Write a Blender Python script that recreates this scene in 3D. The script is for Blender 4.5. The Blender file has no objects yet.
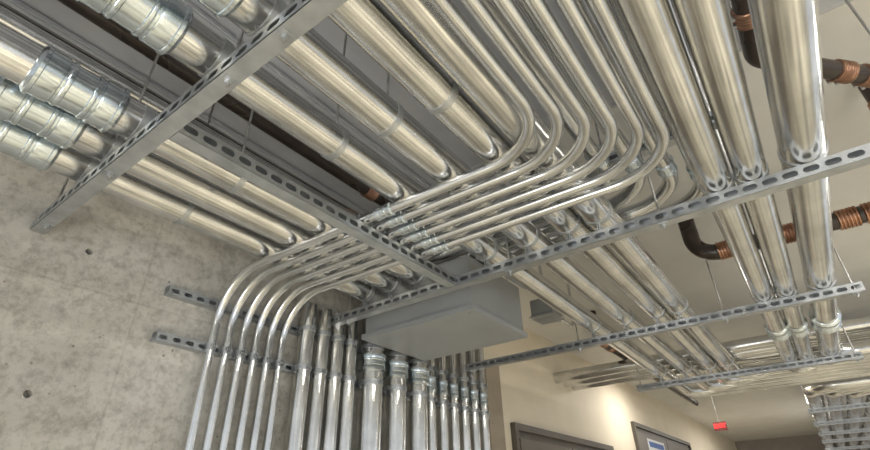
import bpy, bmesh, math, random
from mathutils import Vector, Matrix
random.seed(4)
H=1.5
SC=bpy.context.scene; COL=SC.collection
V=Vector
# ------------------------------------------------------------------ materials
def newmat(n):
    m=bpy.data.materials.new(n); m.use_nodes=True
    nt=m.node_tree; b=nt.nodes['Principled BSDF']; return m,nt,b
def nz(nt,scale,detail=4,vec=None,rough=.55):
    n=nt.nodes.new('ShaderNodeTexNoise'); n.inputs['Scale'].default_value=scale; n.inputs['Detail'].default_value=detail
    n.inputs['Roughness'].default_value=rough
    if vec: nt.links.new(vec,n.inputs['Vector'])
    return n
def pos(nt,sc=(1,1,1)):
    g=nt.nodes.new('ShaderNodeNewGeometry'); m=nt.nodes.new('ShaderNodeMapping'); m.inputs['Scale'].default_value=sc
    nt.links.new(g.outputs['Position'],m.inputs['Vector']); return m.outputs['Vector']
def ramp(nt,fac,stops):
    r=nt.nodes.new('ShaderNodeValToRGB'); e=r.color_ramp.elements
    while len(e)<len(stops): e.new(.5)
    for i,(p,c) in enumerate(stops): e[i].position=p; e[i].color=(*c,1)
    nt.links.new(fac,r.inputs['Fac']); return r
def metal(name,c1,c2,r0,r1,metallic=1.0,scale=9,stretch=(1,1,1),detail=3):
    m,nt,b=newmat(name); v=pos(nt,stretch)
    n=nz(nt,scale,detail,v); rp=ramp(nt,n.outputs['Fac'],[(.3,c1),(.7,c2)])
    nt.links.new(rp.outputs['Color'],b.inputs['Base Color'])
    b.inputs['Metallic'].default_value=metallic
    n2=nz(nt,scale*.7,1,v); mr=nt.nodes.new('ShaderNodeMapRange')
    mr.inputs['To Min'].default_value=r0; mr.inputs['To Max'].default_value=r1
    nt.links.new(n2.outputs['Fac'],mr.inputs['Value']); nt.links.new(mr.outputs['Result'],b.inputs['Roughness'])
    return m
M_PIPE=metal('galvanized_pipe',(.58,.58,.565),(.80,.80,.785),.15,.25,metallic=.97,scale=5)
M_EMT=metal('bright_conduit',(.62,.63,.63),(.78,.79,.79),.16,.24,metallic=.97,scale=6)
M_COUP=metal('zinc_coupling',(.54,.60,.63),(.74,.80,.83),.17,.26,scale=8)
M_STRUT=metal('strut_steel',(.40,.42,.435),(.56,.58,.595),.34,.44,metallic=.85,scale=12)
M_ROD=metal('rod_steel',(.4,.4,.38),(.6,.6,.58),.35,.5,scale=20)
M_BOXG=metal('painted_gray_steel',(.26,.27,.275),(.29,.30,.305),.45,.55,metallic=.05,scale=4)
M_BLACK=metal('cast_iron_black',(.026,.017,.013),(.048,.034,.028),.22,.35,metallic=.0,scale=10)
M_COPPER=metal('copper_band',(.28,.15,.10),(.50,.30,.20),.25,.4,scale=18)
def paint(name,c1,c2,scale=3,rough=.7,detail=5):
    m,nt,b=newmat(name); n=nz(nt,scale,detail,pos(nt)); rp=ramp(nt,n.outputs['Fac'],[(.3,c1),(.7,c2)])
    nt.links.new(rp.outputs['Color'],b.inputs['Base Color']); b.inputs['Roughness'].default_value=rough; return m
M_BEIGE=paint('beige_wall',(.70,.62,.49),(.76,.68,.54),2)
M_TAN=paint('tan_trim',(.30,.25,.19),(.36,.30,.23),3)
M_BACK=paint('back_wall',(.30,.26,.24),(.36,.32,.29),3)
M_DOOR=paint('door_taupe',(.135,.115,.09),(.155,.132,.105),3,.5)
M_FRAME=paint('frame_taupe',(.085,.072,.058),(.105,.09,.072),3,.5)
M_CEILG=paint('ceiling_gray_shade',(.52,.53,.565),(.66,.67,.705),2.5,.9)  # shade over the near ceiling is put into this grayer colour
M_CEILW=paint('ceiling_offwhite_lit',(.64,.625,.59),(.72,.705,.67),2,.9)  # brightness of the far ceiling is put into this lighter colour
M_DARK=paint('dark_gap',(.015,.015,.015),(.025,.025,.025),3,.8)
M_FLOOR=paint('concrete_light_patches',(.15,.14,.12),(.95,.875,.69),1.3,.6,detail=0)  # bright and dark patches paint uneven light on the floor, streaking pipe reflections
M_WHITE=paint('paper_white',(.75,.77,.8),(.8,.82,.85),3,.6)
M_BLUE=paint('paper_blue',(.05,.12,.4),(.06,.15,.45),3,.6)
def conc():
    m,nt,b=newmat('cast_concrete'); v=pos(nt)
    n1=nz(nt,1.3,8,v,.6); n2=nz(nt,20,10,v,.75); n3=nz(nt,3.0,8,pos(nt,(1,.5,1.6)),.68)
    r1=ramp(nt,n1.outputs['Fac'],[(.34,(.46,.44,.40)),(.5,(.54,.52,.475)),(.66,(.62,.605,.565))])
    r2=ramp(nt,n2.outputs['Fac'],[(.36,(.55,.54,.52)),(.55,(1,1,1))])
    r4=ramp(nt,n3.outputs['Fac'],[(.36,(.70,.68,.65)),(.50,(.92,.91,.90)),(.6,(1,1,1))])
    def mul(a,bb,f):
        mx=nt.nodes.new('ShaderNodeMixRGB'); mx.blend_type='MULTIPLY'; mx.inputs['Fac'].default_value=f
        nt.links.new(a,mx.inputs[1]); nt.links.new(bb,mx.inputs[2]); return mx.outputs[0]
    o=mul(r1.outputs['Color'],r2.outputs['Color'],.8); o=mul(o,r4.outputs['Color'],.6)
    vo=nt.nodes.new('ShaderNodeTexVoronoi'); vo.inputs['Scale'].default_value=12; nt.links.new(v,vo.inputs['Vector'])
    r3=ramp(nt,vo.outputs['Distance'],[(.05,(.25,.23,.21)),(.09,(1,1,1))]); o=mul(o,r3.outputs['Color'],.7)
    sp=nt.nodes.new('ShaderNodeSeparateXYZ'); nt.links.new(v,sp.inputs[0])
    for ax,per,off in(('Y',1.22,.35),('Z',1.22,.10)):
        a=nt.nodes.new('ShaderNodeMath'); a.operation='ADD'; a.inputs[1].default_value=off; nt.links.new(sp.outputs[ax],a.inputs[0])
        q=nt.nodes.new('ShaderNodeMath'); q.operation='PINGPONG'; q.inputs[1].default_value=per/2; nt.links.new(a.outputs[0],q.inputs[0])
        rs=ramp(nt,q.outputs[0],[(.0,(.62,.60,.57)),(.008,(1,1,1))]); o=mul(o,rs.outputs['Color'],.40)
    nt.links.new(o,b.inputs['Base Color']); b.inputs['Roughness'].default_value=.8
    bp=nt.nodes.new('ShaderNodeBump'); bp.inputs['Strength'].default_value=.4; bp.inputs['Distance'].default_value=.008
    nt.links.new(n2.outputs['Fac'],bp.inputs['Height']); nt.links.new(bp.outputs['Normal'],b.inputs['Normal'])
    return m
M_CONC=conc()
# ------------------------------------------------------------------ object helpers
def add(bm,name,mat,parent=None,label=None,cat=None,group=None,smooth=True,kind=None,origin=None):
    bmesh.ops.recalc_face_normals(bm,faces=bm.faces[:])
    if origin is None:
        xs=[v.co for v in bm.verts]
        origin=V([(min(c[i] for c in xs)+max(c[i] for c in xs))/2 for i in range(3)])
    origin=V(origin)
    bmesh.ops.translate(bm,verts=bm.verts[:],vec=-origin)
    me=bpy.data.meshes.new(name); bm.to_mesh(me); bm.free()
    if smooth:
        for p in me.polygons: p.use_smooth=True
        try: me.set_sharp_from_angle(angle=math.radians(38))
        except Exception: pass
    ob=bpy.data.objects.new(name,me); me.materials.append(mat); COL.objects.link(ob)
    W=origin+V((0,0,H)); ob['w']=[*W]
    if parent:
        ob.parent=parent; ob.location=W-V(parent['w'])
    else: ob.location=W
    meta(ob,label,cat,group,kind); return ob
def meta(ob,label,cat,group=None,kind=None):
    if label: ob['label']=label
    if cat: ob['category']=cat
    if group: ob['group']=group
    if kind: ob['kind']=kind
def empty(name,loc,label,cat,group=None):
    e=bpy.data.objects.new(name,None); e.empty_display_size=.1; COL.objects.link(e)
    e.location=V(loc)+V((0,0,H)); e['w']=[*e.location]; meta(e,label,cat,group); return e
def bx(bm,a,b,bev=0):
    a=V(a);b=V(b); r=bmesh.ops.create_cube(bm,size=1); vs=r['verts']
    bmesh.ops.scale(bm,verts=vs,vec=[abs(b[i]-a[i]) for i in range(3)])
    bmesh.ops.translate(bm,verts=vs,vec=(a+b)/2)
    if bev:
        es=list({e for v in vs for e in v.link_edges})
        bmesh.ops.bevel(bm,geom=es,offset=bev,segments=2,affect='EDGES')
def box(name,a,b,mat,bev=0,**k):
    bm=bmesh.new(); bx(bm,a,b,bev); return add(bm,name,mat,smooth=False,**k)
def frame_of(d):
    d=d.normalized(); u=V((0,0,1)) if abs(d.z)<.9 else V((1,0,0))
    x=d.cross(u).normalized(); y=x.cross(d).normalized(); return x,y
def fillet(pts,R):
    out=[V(pts[0])]
    for i in range(1,len(pts)-1):
        a,b,c=V(pts[i-1]),V(pts[i]),V(pts[i+1]); d1=(b-a).normalized(); d2=(c-b).normalized()
        th=d1.angle(d2); r=R[i-1] if isinstance(R,(list,tuple)) else R
        t=r*math.tan(th/2); s=b-d1*t; nrm=(d2-d1*d1.dot(d2)).normalized(); cen=s+nrm*r
        n=max(4,int(th/math.radians(4)))
        for k in range(n+1):
            an=th*k/n; out.append(cen-nrm*r*math.cos(an)+d1*r*math.sin(an))
    out.append(V(pts[-1])); return out
def sweep(bm,path,r,n=28,wall=True):
    path=[V(p) for p in path]; rings=[]
    d=(path[1]-path[0]).normalized(); x,y=frame_of(d)
    for i,p in enumerate(path):
        if i==0: t=d
        elif i==len(path)-1: t=(path[i]-path[i-1]).normalized()
        else: t=((path[i+1]-path[i]).normalized()+(path[i]-path[i-1]).normalized()).normalized()
        x=(x-t*x.dot(t)).normalized(); y=t.cross(x)
        rings.append([bm.verts.new(p+x*r*math.cos(2*math.pi*k/n)+y*r*math.sin(2*math.pi*k/n)) for k in range(n)])
    for a,b in zip(rings,rings[1:]):
        for k in range(n): bm.faces.new((a[k],a[(k+1)%n],b[(k+1)%n],b[k]))
    bm.faces.new(rings[0][::-1]); bm.faces.new(rings[-1])
def lathe(bm,c,d,prof,n=28):
    c=V(c); d=V(d).normalized(); x,y=frame_of(d); rings=[]
    for t,r in prof:
        rings.append([bm.verts.new(c+d*t+x*r*math.cos(2*math.pi*k/n)+y*r*math.sin(2*math.pi*k/n)) for k in range(n)])
    for a,b in zip(rings,rings[1:]):
        for k in range(n): bm.faces.new((a[k],a[(k+1)%n],b[(k+1)%n],b[k]))
    bm.faces.new(rings[0][::-1]); bm.faces.new(rings[-1])
def coupling(parent,c,d,r,style='compression',L=None,label=None):
    bm=bmesh.new()
    if style=='compression':
        L=L or r*3.2; h=L/2
        half=[(h*.0,r*1.10),(h*.22,r*1.10),(h*.24,r*1.16),(h*.29,r*1.175),(h*.33,r*1.16),(h*.35,r*1.12),(h*.40,r*1.12),(h*.42,r*1.17),(h*.46,r*1.185),(h*.80,r*1.185),(h*.82,r*1.24),(h*.90,r*1.24),(h*.93,r*1.16),(h*.98,r*1.07),(h,r*.98)]
        prof=[(-t,q) for t,q in half[::-1]]+half[1:]
        lathe(bm,c,d,prof)
    elif style=='nohub':
        L=L or r*2.0; h=L/2; prof=[(-h,r*.98)]
        k=6
        for i in range(k):
            t0=-h+L*i/k; prof+=[(t0+.001,r*1.08),(t0+L/k*.3,r*1.18),(t0+L/k*.7,r*1.18),(t0+L/k-.001,r*1.08)]
        prof+=[(h,r*.98)]; lathe(bm,c,d,prof)
    ob=add(bm,'coupling',M_COPPER if style=='nohub' else M_COUP,parent=parent,label=label)
    if style!='compression':
        x,y=frame_of(V(d)); u=V(d).normalized()
        for s in(-.5,.5):
            q=V(c)+u*h*s; bm=bmesh.new()
            lathe(bm,q-x*r*1.2-y*.02,y,[(0,.008),(.04,.008)],8)
            add(bm,'screw',M_STRUT,parent=ob)
    return ob
def strap(parent,c,d,r,up,w=.028,e=None):
    """two-piece strut clamp: flat band around the pipe, two ears and a bolt"""
    c=V(c); d=V(d).normalized(); up=V(up).normalized(); side=d.cross(up); bm=bmesh.new()
    lathe(bm,c,d,[(-w/2,r*.99),(-w/2,r+.0035),(w/2,r+.0035),(w/2,r*.99)])
    e=e or min(.03,r*.55+.012)
    for s in(-1,1):
        vs=[]
        for a in(-w/2,w/2):
            for b_ in(s*.003,s*.0065):
                for h in(r*.96,r+e): vs.append(bm.verts.new(c+d*a+side*b_+up*h))
        for f in((0,1,3,2),(4,6,7,5),(0,4,5,1),(2,3,7,6),(0,2,6,4),(1,5,7,3)): bm.faces.new([vs[i] for i in f])
    lathe(bm,c+up*(r+e*.55)-side*.016,side,[(0,.007),(.005,.007),(.0051,.0035),(.027,.0035),(.0271,.006),(.032,.006)],8)
    return add(bm,'pipe_clamp',M_STRUT,parent=parent)
def hang(parent,c,r,top=1.8):
    """ring hanger with a short rod up to the ceiling"""
    c=V(c); bm=bmesh.new(); lathe(bm,c,(0,1,0),[(-.012,r*.99),(-.012,r+.003),(.012,r+.003),(.012,r*.99)])
    ob=add(bm,'ring_hanger',M_STRUT,parent=parent)
    bm=bmesh.new(); lathe(bm,c+V((0,0,r)),(0,0,1),[(0,.005),(top-c.z-r,.005)],10); add(bm,'hanger_rod',M_ROD,parent=ob)
    bm=bmesh.new(); lathe(bm,c+V((0,0,r+.004)),(0,0,1),[(0,.013),(.018,.013)],6); add(bm,'nut',M_STRUT,parent=ob,smooth=False)
def pipe(name,pts,R,r,mat,label,cat='conduit',group=None,n=32):
    bm=bmesh.new(); path=fillet(pts,R) if len(pts)>2 else [V(p) for p in pts]
    sweep(bm,path,r,n); return add(bm,name,mat,label=label,cat=cat,group=group)
# ------------------------------------------------------------------ strut channel
S=.052; SW=.042
def strut_mesh(bm,p0,axis,L,side,S=S):
    """C channel: slotted web on the `side` face, plain floor and roof, lips on the open side"""
    p0=V(p0); ax=V(axis); sd=V(side); up=V((0,0,1)) if abs(ax.z)<.5 and abs(sd.z)<.5 else ax.cross(sd)
    th=.0026; n=max(2,int(round(L/.064))); cl=L/n; f_=S/.052
    def cap(cx):
        o=[];a=.012*f_;l=.012*f_
        for k in range(16):
            an=2*math.pi*k/16; c_=math.cos(an)
            o.append((cx+(math.copysign(l,c_) if abs(c_)>1e-6 else 0)+a*c_,a*math.sin(an)))
        return o
    def rect(cx):
        o=[];hx=cl/2;hy=S/2
        K=[(hx,0),(hx,hy*.5),(hx,hy),(hx*.5,hy),(0,hy),(-hx*.5,hy),(-hx,hy),(-hx,hy*.5),(-hx,0),(-hx,-hy*.5),(-hx,-hy),(-hx*.5,-hy),(0,-hy),(hx*.5,-hy),(hx,-hy),(hx,-hy*.5)]
        return [(cx+x,y) for x,y in K]
    P=lambda x,y,dep: p0+ax*x+up*y+sd*(S/2-dep)
    for i in range(n):
        cx=cl*(i+.5); ci=cap(cx); ri=rect(cx)
        A=[bm.verts.new(P(x,y,0)) for x,y in ci]; B=[bm.verts.new(P(x,y,0)) for x,y in ri]
        A2=[bm.verts.new(P(x,y,th)) for x,y in ci]; B2=[bm.verts.new(P(x,y,th)) for x,y in ri]
        for k in range(16):
            j=(k+1)%16
            bm.faces.new((B[k],B[j],A[j],A[k])); bm.faces.new((B2[k],A2[k],A2[j],B2[j])); bm.faces.new((A[k],A[j],A2[j],A2[k]))
    def slab(y0,y1,s0,s1):
        vs=[bm.verts.new(p0+ax*x+up*y+sd*s) for x in(0,L) for y in(y0,y1) for s in(s0,s1)]
        for f in((0,1,3,2),(4,6,7,5),(0,4,5,1),(2,3,7,6),(0,2,6,4),(1,5,7,3)): bm.faces.new([vs[i] for i in f])
    h=S/2
    slab(-h,-h+th,-h,h-th); slab(h-th,h,-h,h-th)
    slab(-h+th,-h+.0235*f_,-h,-h+th); slab(h-.0235*f_,h-th,-h,-h+th)
    bmesh.ops.remove_doubles(bm,verts=bm.verts[:],dist=.0001)
def hexnut(par,c,r=.011,t=.009):
    bm=bmesh.new(); lathe(bm,c,(0,0,1),[(0,r),(t,r)],6); add(bm,'nut',M_STRUT,parent=par,smooth=False)
def trapeze(y,x0,x1,rods,z=1.0,label='',group='trapeze hangers under the conduits',top=1.8,side=(0,-1,0)):
    """z = underside of the channel"""
    if y>2.05: top=min(top,1.78)
    zc=z+S/2
    e=empty('trapeze_hanger',((x0+x1)/2,y,zc),label,'pipe hanger',group)
    bm=bmesh.new(); strut_mesh(bm,(x0,y,zc),(1,0,0),x1-x0,side); add(bm,'strut_channel',M_STRUT,parent=e,smooth=False)
    for rx in rods:
        bm=bmesh.new()
        lathe(bm,(rx,y+.003,z-.022),(0,0,1),[(0,.0048),(top-z+.022,.0048)],10)
        add(bm,'threaded_rod',M_ROD,parent=e)
        box('square_washer',(rx-.02,y-.017,z-.004),(rx+.02,y+.023,z),M_STRUT,parent=e)
        hexnut(e,(rx,y+.003,z-.013)); hexnut(e,(rx,y+.003,z+S))
    return e
# ------------------------------------------------------------------ setting
WX=-2.27; CZ=1.80; YE=19.0
def wall_conc():
    bm=bmesh.new(); bx(bm,(WX-.25,-2.5,-1.5),(WX,3.87,CZ))
    w=add(bm,'wall_left',M_CONC,smooth=False,kind='structure')
    bmc=bmesh.new()
    for (y,z) in((.60,.41),(.62,1.0),(-.1,.42),(1.2,-.2)):
        lathe(bmc,(WX-.045,y,z),(1,0,0),[(0,.012),(.07,.016)],16)
    c=add(bmc,'cut',M_CONC)
    m=w.modifiers.new('b','BOOLEAN'); m.object=c; m.solver='EXACT'
    bpy.context.view_layer.update(); dg=bpy.context.evaluated_depsgraph_get()
    me=bpy.data.meshes.new_from_object(w.evaluated_get(dg)); w.modifiers.clear(); w.data=me
    bpy.data.objects.remove(c)
wall_conc()
box('wall_left_beige',(WX-.25,3.87,-1.5),(WX-.02,YE,CZ),M_BEIGE,kind='structure')
box('trim_1',(WX-.02,3.87,-1.5),(WX+.01,4.12,1.2),M_TAN,kind='structure')
box('wall_back',(WX-.25,YE,-1.5),(6,YE+.2,CZ),M_BACK,kind='structure')
box('floor',(WX-.25,-4,-1.6),(6,YE+.2,-1.5),M_FLOOR,kind='structure')
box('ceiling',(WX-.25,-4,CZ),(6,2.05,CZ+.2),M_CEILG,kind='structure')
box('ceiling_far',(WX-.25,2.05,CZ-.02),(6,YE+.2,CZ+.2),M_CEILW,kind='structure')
ti=2
for x,w_ in((-1.84,.05),(-1.37,.05),(-.95,.05),(-.28,.04)):
    box('trim_%d'%ti,(x,-2.5,CZ-.03),(x+w_,2.04,CZ),M_DARK,kind='structure'); ti+=1
for x in(-2.05,-1.66,-1.52,-1.24,-1.10,-.78,-.62,-.45,-.12,.05,.25,.45):
    bm=bmesh.new(); bx(bm,(x,-2.5,CZ-.035),(x+.035,2.04,CZ),.008); add(bm,'trim_%d'%ti,M_CEILG,smooth=False,kind='structure'); ti+=1
# doors
def door(name,y0,y1,z1,leafs):
    d=box(name,(WX-.03,y0,-1.5),(WX-.005,y1,z1),M_FRAME,kind='structure')
    n=leafs; w=(y1-y0-.10)/n
    for i in range(n):
        a=y0+.05+w*i
        l=box('door_leaf',(WX-.012,a+.012,-1.49),(WX+.008,a+w-.012,z1-.06),M_DOOR,bev=.004,parent=d)
    f=bmesh.new(); bx(f,(WX-.02,y0-.06,-1.5),(WX+.03,y0+.0,z1+.06)); bx(f,(WX-.02,y1,-1.5),(WX+.03,y1+.06,z1+.06)); bx(f,(WX-.02,y0,z1),(WX+.03,y1,z1+.06))
    add(f,'door_frame',M_FRAME,parent=d,smooth=False); return d
door('door_1',4.35,6.9,.66,2)
d2=door('door_2',8.2,11.8,1.10,2)
# notice on the second door
nb=box('notice_sheet',(WX+.009,8.75,.20),(WX+.013,9.75,.98),M_WHITE,label='white and blue printed notice sheet on a taupe door',cat='sign')
box('printed_header',(WX+.013,8.82,.86),(WX+.015,9.68,.94),M_BLUE,parent=nb)
box('printed_panel',(WX+.013,9.35,.42),(WX+.015,9.65,.80),M_BLUE,parent=nb)
for k in range(5): box('printed_line',(WX+.013,8.85,.30+.10*k),(WX+.0145,9.25,.33+.10*k),M_BLUE,parent=nb)
# exit sign
mr,nt,b=newmat('red_letters'); b.inputs['Base Color'].default_value=(.8,.02,.02,1); b.inputs['Emission Color'].default_value=(1,.03,.03,1); b.inputs['Emission Strength'].default_value=4.0
mp,nt,b=newmat('lit_sign_face'); b.inputs['Base Color'].default_value=(.12,.05,.045,1); b.inputs['Emission Color'].default_value=(1,.06,.04,1); b.inputs['Emission Strength'].default_value=.10
es=box('exit_sign',(-1.16,8.0,.90),(-1.0,8.04,1.01),mp,bev=.005,label='lit exit sign with red letters hanging from the ceiling',cat='exit sign')
tc=bpy.data.curves.new('exit_letters','FONT'); tc.body='EXIT'; tc.size=.074; tc.align_x='CENTER'; tc.align_y='CENTER'; tc.extrude=.003
to=bpy.data.objects.new('exit_letters',tc); COL.objects.link(to); tc.materials.append(mr)
bpy.context.view_layer.update(); dg=bpy.context.evaluated_depsgraph_get()
me=bpy.data.meshes.new_from_object(to.evaluated_get(dg)); bpy.data.objects.remove(to)
to=bpy.data.objects.new('exit_letters',me); COL.objects.link(to); to.parent=es; to.rotation_euler=(math.pi/2,0,0); to.location=(0,-.023,0)
f=bmesh.new(); lathe(f,(-1.08,8.02,1.01),(0,0,1),[(0,.004),(.77,.004)],8); add(f,'hanging_stem',M_ROD,parent=es)
# ------------------------------------------------------------------ hangers
trapeze(.42,-2.25,.75,(-2.16,-1.63,-.965,-.735,.6),label='long slotted galvanized strut trapeze crossing under the big pipes')
trapeze(1.94,-2.2,.75,(-2.05,-.96,-.25,.62),label='long slotted strut trapeze in front of the gray pull box')
trapeze(3.40,-2.2,.44,(-2.1,-1.2,-.25,.40),label='slotted strut trapeze carrying conduits near the beige wall')
trapeze(5.17,-1.32,.46,(-1.28,.42),label='slotted strut trapeze near the conduit elbows')
for y in(7.9,9.3,10.7,12.1,13.9,15.9,17.9):
    trapeze(y,-.05,1.0,(-.02,.97),z=.98,label='small slotted strut trapeze carrying distant conduit bundle',group='distant trapeze hangers')
trapeze(1.99,-.85,.16,(-.42,.12),z=1.40,label='short upper strut trapeze above the lower conduits',group='upper trapeze hangers')
# longitudinal strut
e=empty('strut_rail',(-1.28,1.2,1.0+S/2),'slotted strut rail running lengthwise under the small conduits','strut rail')
bm=bmesh.new(); strut_mesh(bm,(-1.28,.448,1.0+S/2),(0,1,0),1.465,(1,0,0)); add(bm,'strut_channel',M_STRUT,parent=e,smooth=False)
# wall struts
for z in(.93,.71):
    e=empty('wall_strut',(WX+SW/2,2.3,z),'slotted strut fixed flat on the concrete wall','strut rail','wall struts behind the vertical conduits')
    bm=bmesh.new(); strut_mesh(bm,(WX+SW/2,.965,z),(0,1,0),2.85,(1,0,0),SW); add(bm,'strut_channel',M_STRUT,parent=e,smooth=False)
# ------------------------------------------------------------------ big pipes
G='large galvanized pipes on the trapezes'
Y=V((0,1,0)); X=V((1,0,0)); Z=V((0,0,1)); T=1.0+S+.0005
LIFT=.046
for k,(x,yc) in enumerate(((-1.53,.23),(-1.72,.19),(-1.92,.19))):
    r=.066; z=T+LIFT+r
    p=pipe('steel_conduit',[(x,-2.3,z),(x,2.08,z)],0,r,M_PIPE,'large galvanized conduit with zinc coupling beside the concrete wall',group=G)
    coupling(p,(x,yc,z),Y,r,L=.25); strap(p,(x,.42,z),Y,r,-Z,e=LIFT); strap(p,(x,1.94,z),Y,r,-Z,e=LIFT)
    coupling(p,(x,-.6,z),Y,r,L=.24)
    if k!=1: hang(p,(x,.80,z),r)
pipe('steel_conduit',[(-1.78,-2.3,1.46),(-1.78,3.2,1.46)],0,.06,M_PIPE,'dusty galvanized conduit running high under the ceiling',group=G)
left=[(-1.08,.064,6.55,'compression',.19),(-.85,.064,6.35,'compression',.22),(-.64,.062,6.15,None,0),(-.50,.066,5.95,None,0)]
for x,r,ye,st,yc in left:
    z=T+LIFT+r
    p=pipe('steel_conduit',[(x,-1.5,z),(x,ye,z),(3.2,ye,z)],.30,r,M_PIPE,'long large galvanized conduit passing above the small conduit bends',group=G)
    if st=='compression': coupling(p,(x,yc,z),Y,r,L=.24)
    for y in(.42,1.94,3.40,5.17): strap(p,(x,y,z),Y,r,-Z,e=LIFT)
    if x<-.6: hang(p,(x,1.0+.1*x,z),r)
for x,r,ye in((-.02,.058,5.75),(.10,.056,5.6),(.275,.072,5.42)):
    z=T+r
    p=pipe('steel_conduit',[(x,-1.5,z),(x,ye,z),(3.2,ye,z)],.2,r,M_PIPE,'long large galvanized conduit resting on the strut trapezes',group=G)
    coupling(p,(x,4.25,z),Y,r,L=.2)
    for y in(1.94,3.40,5.17): strap(p,(x,y,z),Y,r,Z)
# upper tier
U=1.4+S+.0005
x,r=.03,.035
p=pipe('upper_conduit',[(x,-1.5,U+r),(x,5.2,U+r)],0,r,M_PIPE,'thin galvanized conduit running high near the ceiling')
strap(p,(x,1.99,U+r),Y,r,Z)
for i in range(4):
    x=-.40+.11*i; y=2.06+.125*i; z=1.31
    p=pipe('bent_conduit',[(x,-1.5,z),(x,y,z),(-2.2,y,z)],.24,.034,M_EMT,'bent galvanized conduit turning toward the wall above the big pipes',group='upper bent conduits')
    coupling(p,(x,y-.30,z),Y,.034,'compression',L=.08)
# small conduits
for i in range(6):
    r=.0205; x=-.41+.061*i; y=1.27+.079*i; z=T+r; vx=WX+SW+r; yw=1.215+.079*i
    yat=lambda q: y+(yw-y)*(q-x)/(vx-x)
    p=pipe('small_conduit',[(x,-1.5,z),(x,y,z),(vx,yw,z),(vx,yw,-1.5)],[.235,.26],r,M_EMT,'small shiny galvanized conduit bent across the strut and down the wall',group='row of small bent conduits',n=28)
    dd=V((vx-x,yw-y,0)).normalized()
    coupling(p,(-1.15,yat(-1.15),z),dd,r*1.12,'compression',L=.085); strap(p,(-1.28,yat(-1.28),z),dd,r,Z,w=.02,e=.004)
    strap(p,(vx,yw,.71),Z,r,X,e=.018,w=.034); strap(p,(x,.42,z),Y,r,Z)
# vertical conduits on the wall
def vert(y,r,lab,grp,cz=None):
    x=WX+SW+r
    p=pipe('vertical_conduit',[(x,y,-1.5),(x,y,1.08 if y>1.7 and y<2.16 else 1.35)],0,r,M_PIPE if r>.037 else M_EMT,lab,group=grp)
    for zz in(.93,.71): strap(p,(x,y,zz),Z,r,X,e=.018)
    if cz: coupling(p,(x,y,cz),Z,r,'compression',L=.11)
    return p
for y in(1.755,1.87,1.985,2.10): vert(y,.043,'medium galvanized conduit strapped upright on concrete wall','upright medium conduits')
for y in(2.27,2.50,2.73): vert(y,.073,'large galvanized conduit strapped upright on concrete wall','upright large conduits',.83)
for i in range(6): vert(2.93+.145*i,.038,'thin galvanized conduit strapped upright near wall end','upright thin conduits',.82)
# pull box
BX=-2.05
pb=empty('pull_box',(-1.66,2.39,1.0),'large gray painted steel pull box hung behind the strut','electrical box')
bm=bmesh.new(); bx(bm,(BX,2.09,.933),(-1.28,2.69,1.255),.002); add(bm,'box_body',M_BOXG,parent=pb,smooth=False)
bm=bmesh.new(); x0,x1,y0,y1=BX-.015,-1.265,2.075,2.705
bx(bm,(x0,y0,.925),(x1,y1,.933)); bx(bm,(x0,y0,.933),(x1,y0+.006,.955)); bx(bm,(x0,y1-.006,.933),(x1,y1,.955)); bx(bm,(x1-.006,y0+.006,.933),(x1,y1-.006,.955)); bx(bm,(x0,y0+.006,.933),(x0+.006,y1-.006,.955))
bmesh.ops.remove_doubles(bm,verts=bm.verts[:],dist=.0001)
add(bm,'box_cover',M_BOXG,parent=pb,smooth=False)
for x in(BX+.03,-1.31):
    for y in(2.11,2.67):
        bm=bmesh.new(); lathe(bm,(x,y,.919),(0,0,1),[(0,.004),(.006,.005)],8); add(bm,'cover_screw',M_BOXG,parent=pb)
for x,y,zz in((-1.33,2.64,1.24),(-1.95,2.64,1.24)):
    bm=bmesh.new(); lathe(bm,(x,y,zz),(0,0,1),[(0,.005),(1.775-zz,.005)],8); add(bm,'threaded_rod',M_ROD,parent=pb)
# small junction box
jb=empty('junction_box',(-1.31,3.16,1.25),'small gray junction box with conduit fittings under the ceiling','electrical box')
box('box_body',(-1.39,3.07,1.19),(-1.23,3.25,1.31),M_BOXG,bev=.004,parent=jb)
box('box_cover',(-1.40,3.06,1.182),(-1.22,3.26,1.19),M_STRUT,parent=jb)
bm=bmesh.new(); sweep(bm,fillet([(-1.31,3.24,1.25),(-1.31,3.7,1.25),(-1.31,3.7,1.78)],.12),.014,14); add(bm,'conduit_stub',M_EMT,parent=jb)
bm=bmesh.new(); lathe(bm,(-1.31,3.16,1.31),(0,0,1),[(0,.012),(.47,.012)],12); add(bm,'conduit_stub',M_EMT,parent=jb)
bm=bmesh.new(); lathe(bm,(-1.31,3.25,1.25),(0,1,0),[(0,.022),(.03,.022)],12); add(bm,'conduit_connector',M_COUP,parent=jb)
# cross running pipes
for y,r,z in((5.50,.062,1.34),(5.76,.062,1.34),(6.02,.062,1.34)):
    p=pipe('cross_conduit',[(WX-.02,y,z),(3.2,y,z)],0,r,M_PIPE,'galvanized conduit crossing from beige wall over the others',group='crossing conduits')
# distant bundle
for i in range(5):
    x=.05+.20*i; r=.075; z=.98+S+r; yy=6.85+.2*i
    p=pipe('distant_conduit',[(3.2,yy,z),(x,yy,z),(x,YE-.02,z)],.25,r,M_PIPE,'galvanized conduit in distant bundle on small trapezes',group='distant conduit bundle')
    for y in(7.9,9.3,10.7): strap(p,(x,y,z),Y,r,Z)
for i in range(4):
    x=.12+.22*i; r=.07; z=1.24+S+r; yy=6.75+.2*i
    pipe('distant_conduit',[(3.2,yy,z),(x,yy,z),(x,YE-.02,z)],.22,r,M_PIPE,'galvanized conduit running above the distant trapeze',group='distant upper conduit bundle')
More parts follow.
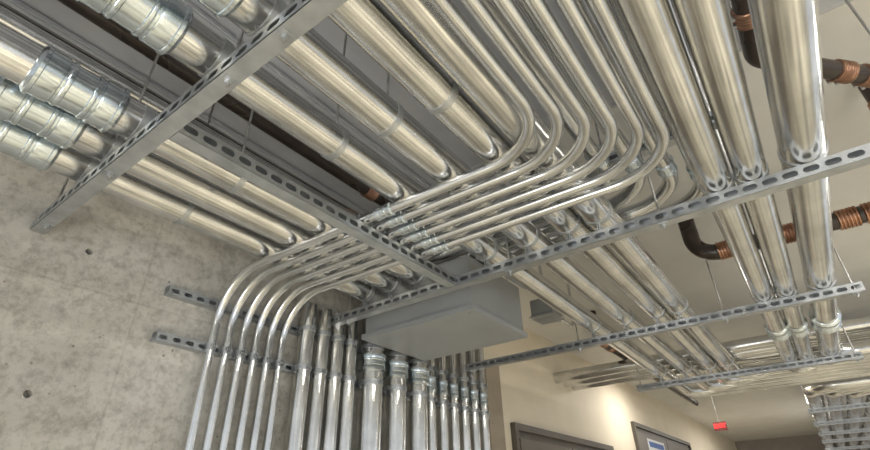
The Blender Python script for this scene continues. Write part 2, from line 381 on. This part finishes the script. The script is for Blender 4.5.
# ------------------------------------------------------------------ black drain pipes
def drain(pts,R,coups,r=.044,label='black cast iron drain pipe with copper banded couplings'):
    p=pipe('drain_pipe',pts,R,r,M_BLACK,label,cat='drain pipe',group='black drain pipes')
    for c,d in coups: coupling(p,c,d,r,'nohub')
    return p
D=V((.5,.55,0)).normalized(); q0=V((.26,1.80,1.5))
drain([(.26,-.5,1.5),q0,q0+D*2.2],.10,[((.26,1.56,1.5),Y),(q0+D*.40,D),(q0+D*.53,D),(q0+D*1.3,D)],r=.038)
drain([(.56,-.5,1.62),(.56,1.72,1.62),(1.6,2.05,1.62)],.10,[((.56,1.52,1.62),Y),((.56,1.62,1.62),Y),((.69,1.76,1.62),V((1.04,.33,0)))],r=.038)
drain([(.72,2.62,1.775),(.72,2.62,1.45),(.72,3.2,1.38)],.09,[((.72,2.62,1.60),Z)],r=.040)
drain([(-.28,3.25,1.775),(-.28,3.25,1.38),(2.5,3.30,1.38)],.13,[((-.11,3.253,1.38),X),((.22,3.259,1.38),X),((.50,3.264,1.38),X),((.62,3.266,1.38),X)],r=.05)
drain([(-1.52,4.85,1.775),(-1.52,4.85,1.50),(-1.52,9.4,1.50)],.10,[((-1.52,5.03,1.50),Y),((-1.52,5.25,1.50),Y)])
drain([(-1.67,-2.0,1.63),(-1.67,3.0,1.63)],.10,[((-1.67,1.68,1.63),Y)],r=.038)
# ------------------------------------------------------------------ lights
def area(loc,size,sy,power,col,target=None):
    l=bpy.data.lights.new('fill_lamp','AREA'); l.shape='RECTANGLE'; l.size=size; l.size_y=sy; l.energy=power; l.color=col  # unseen area lamps, added to light floor, pipes and walls
    o=bpy.data.objects.new('fill_lamp',l); o.location=V(loc)+V((0,0,H)); COL.objects.link(o)
    if target: o.rotation_euler=(V(target)-V(loc)).to_track_quat('-Z','Y').to_euler()
area((2.0,0.8,1.7),.3,2.4,180,(1,.95,.86))
area((2.6,5,1.7),.3,2.4,110,(1,.965,.9))
area((-1.5,7.6,1.66),.2,.8,34,(1,.96,.89))
area((2.0,9.5,1.7),.3,2.4,75,(1,.97,.91))
area((-.6,13.5,1.66),.3,2.4,80,(1,.96,.9))
area((.2,-2.2,1.7),.3,2.0,138,(1,.95,.86))
area((3.2,-1.5,-.6),2.5,1.6,46,(.94,.97,1),target=(-1.3,1.2,1.2))  # added large soft fill, low on the right, aimed up at the pipes
area((-1.2,-1.9,-.9),1.2,1.2,26,(.97,.98,1),target=(-1.6,.9,1.8))  # added low fill aimed up at the left ceiling
w=bpy.data.worlds.new('World'); SC.world=w; w.use_nodes=True; nt=w.node_tree; bg=nt.nodes['Background']
tcn=nt.nodes.new('ShaderNodeTexCoord'); sp=nt.nodes.new('ShaderNodeSeparateXYZ'); nt.links.new(tcn.outputs['Generated'],sp.inputs[0])
r=ramp(nt,sp.outputs['Z'],[(0,(.88,.91,.94)),(.5,(.86,.93,1)),(1,(.82,.91,1))])
nt.links.new(r.outputs['Color'],bg.inputs['Color']); bg.inputs['Strength'].default_value=.8
# ------------------------------------------------------------------ camera
cd=bpy.data.cameras.new('Camera'); cam=bpy.data.objects.new('Camera',cd); COL.objects.link(cam)
rows=[[0.80383962,0.59445243,-0.02163731],[0.31918384,-0.40034595,0.85897893],[-0.5019597,0.69738757,0.51155355]]
Mx=Matrix(((rows[0][0],rows[1][0],-rows[2][0]),(rows[0][1],rows[1][1],-rows[2][1]),(rows[0][2],rows[1][2],-rows[2][2])))
cam.matrix_world=Matrix.Translation((0,0,H))@Mx.to_4x4()
cd.sensor_width=36; cd.lens=487.2/870*36; cd.clip_start=.02; SC.camera=cam
SC.view_settings.view_transform='Standard'
for o in bpy.data.objects:
    if 'w' in o: del o['w']
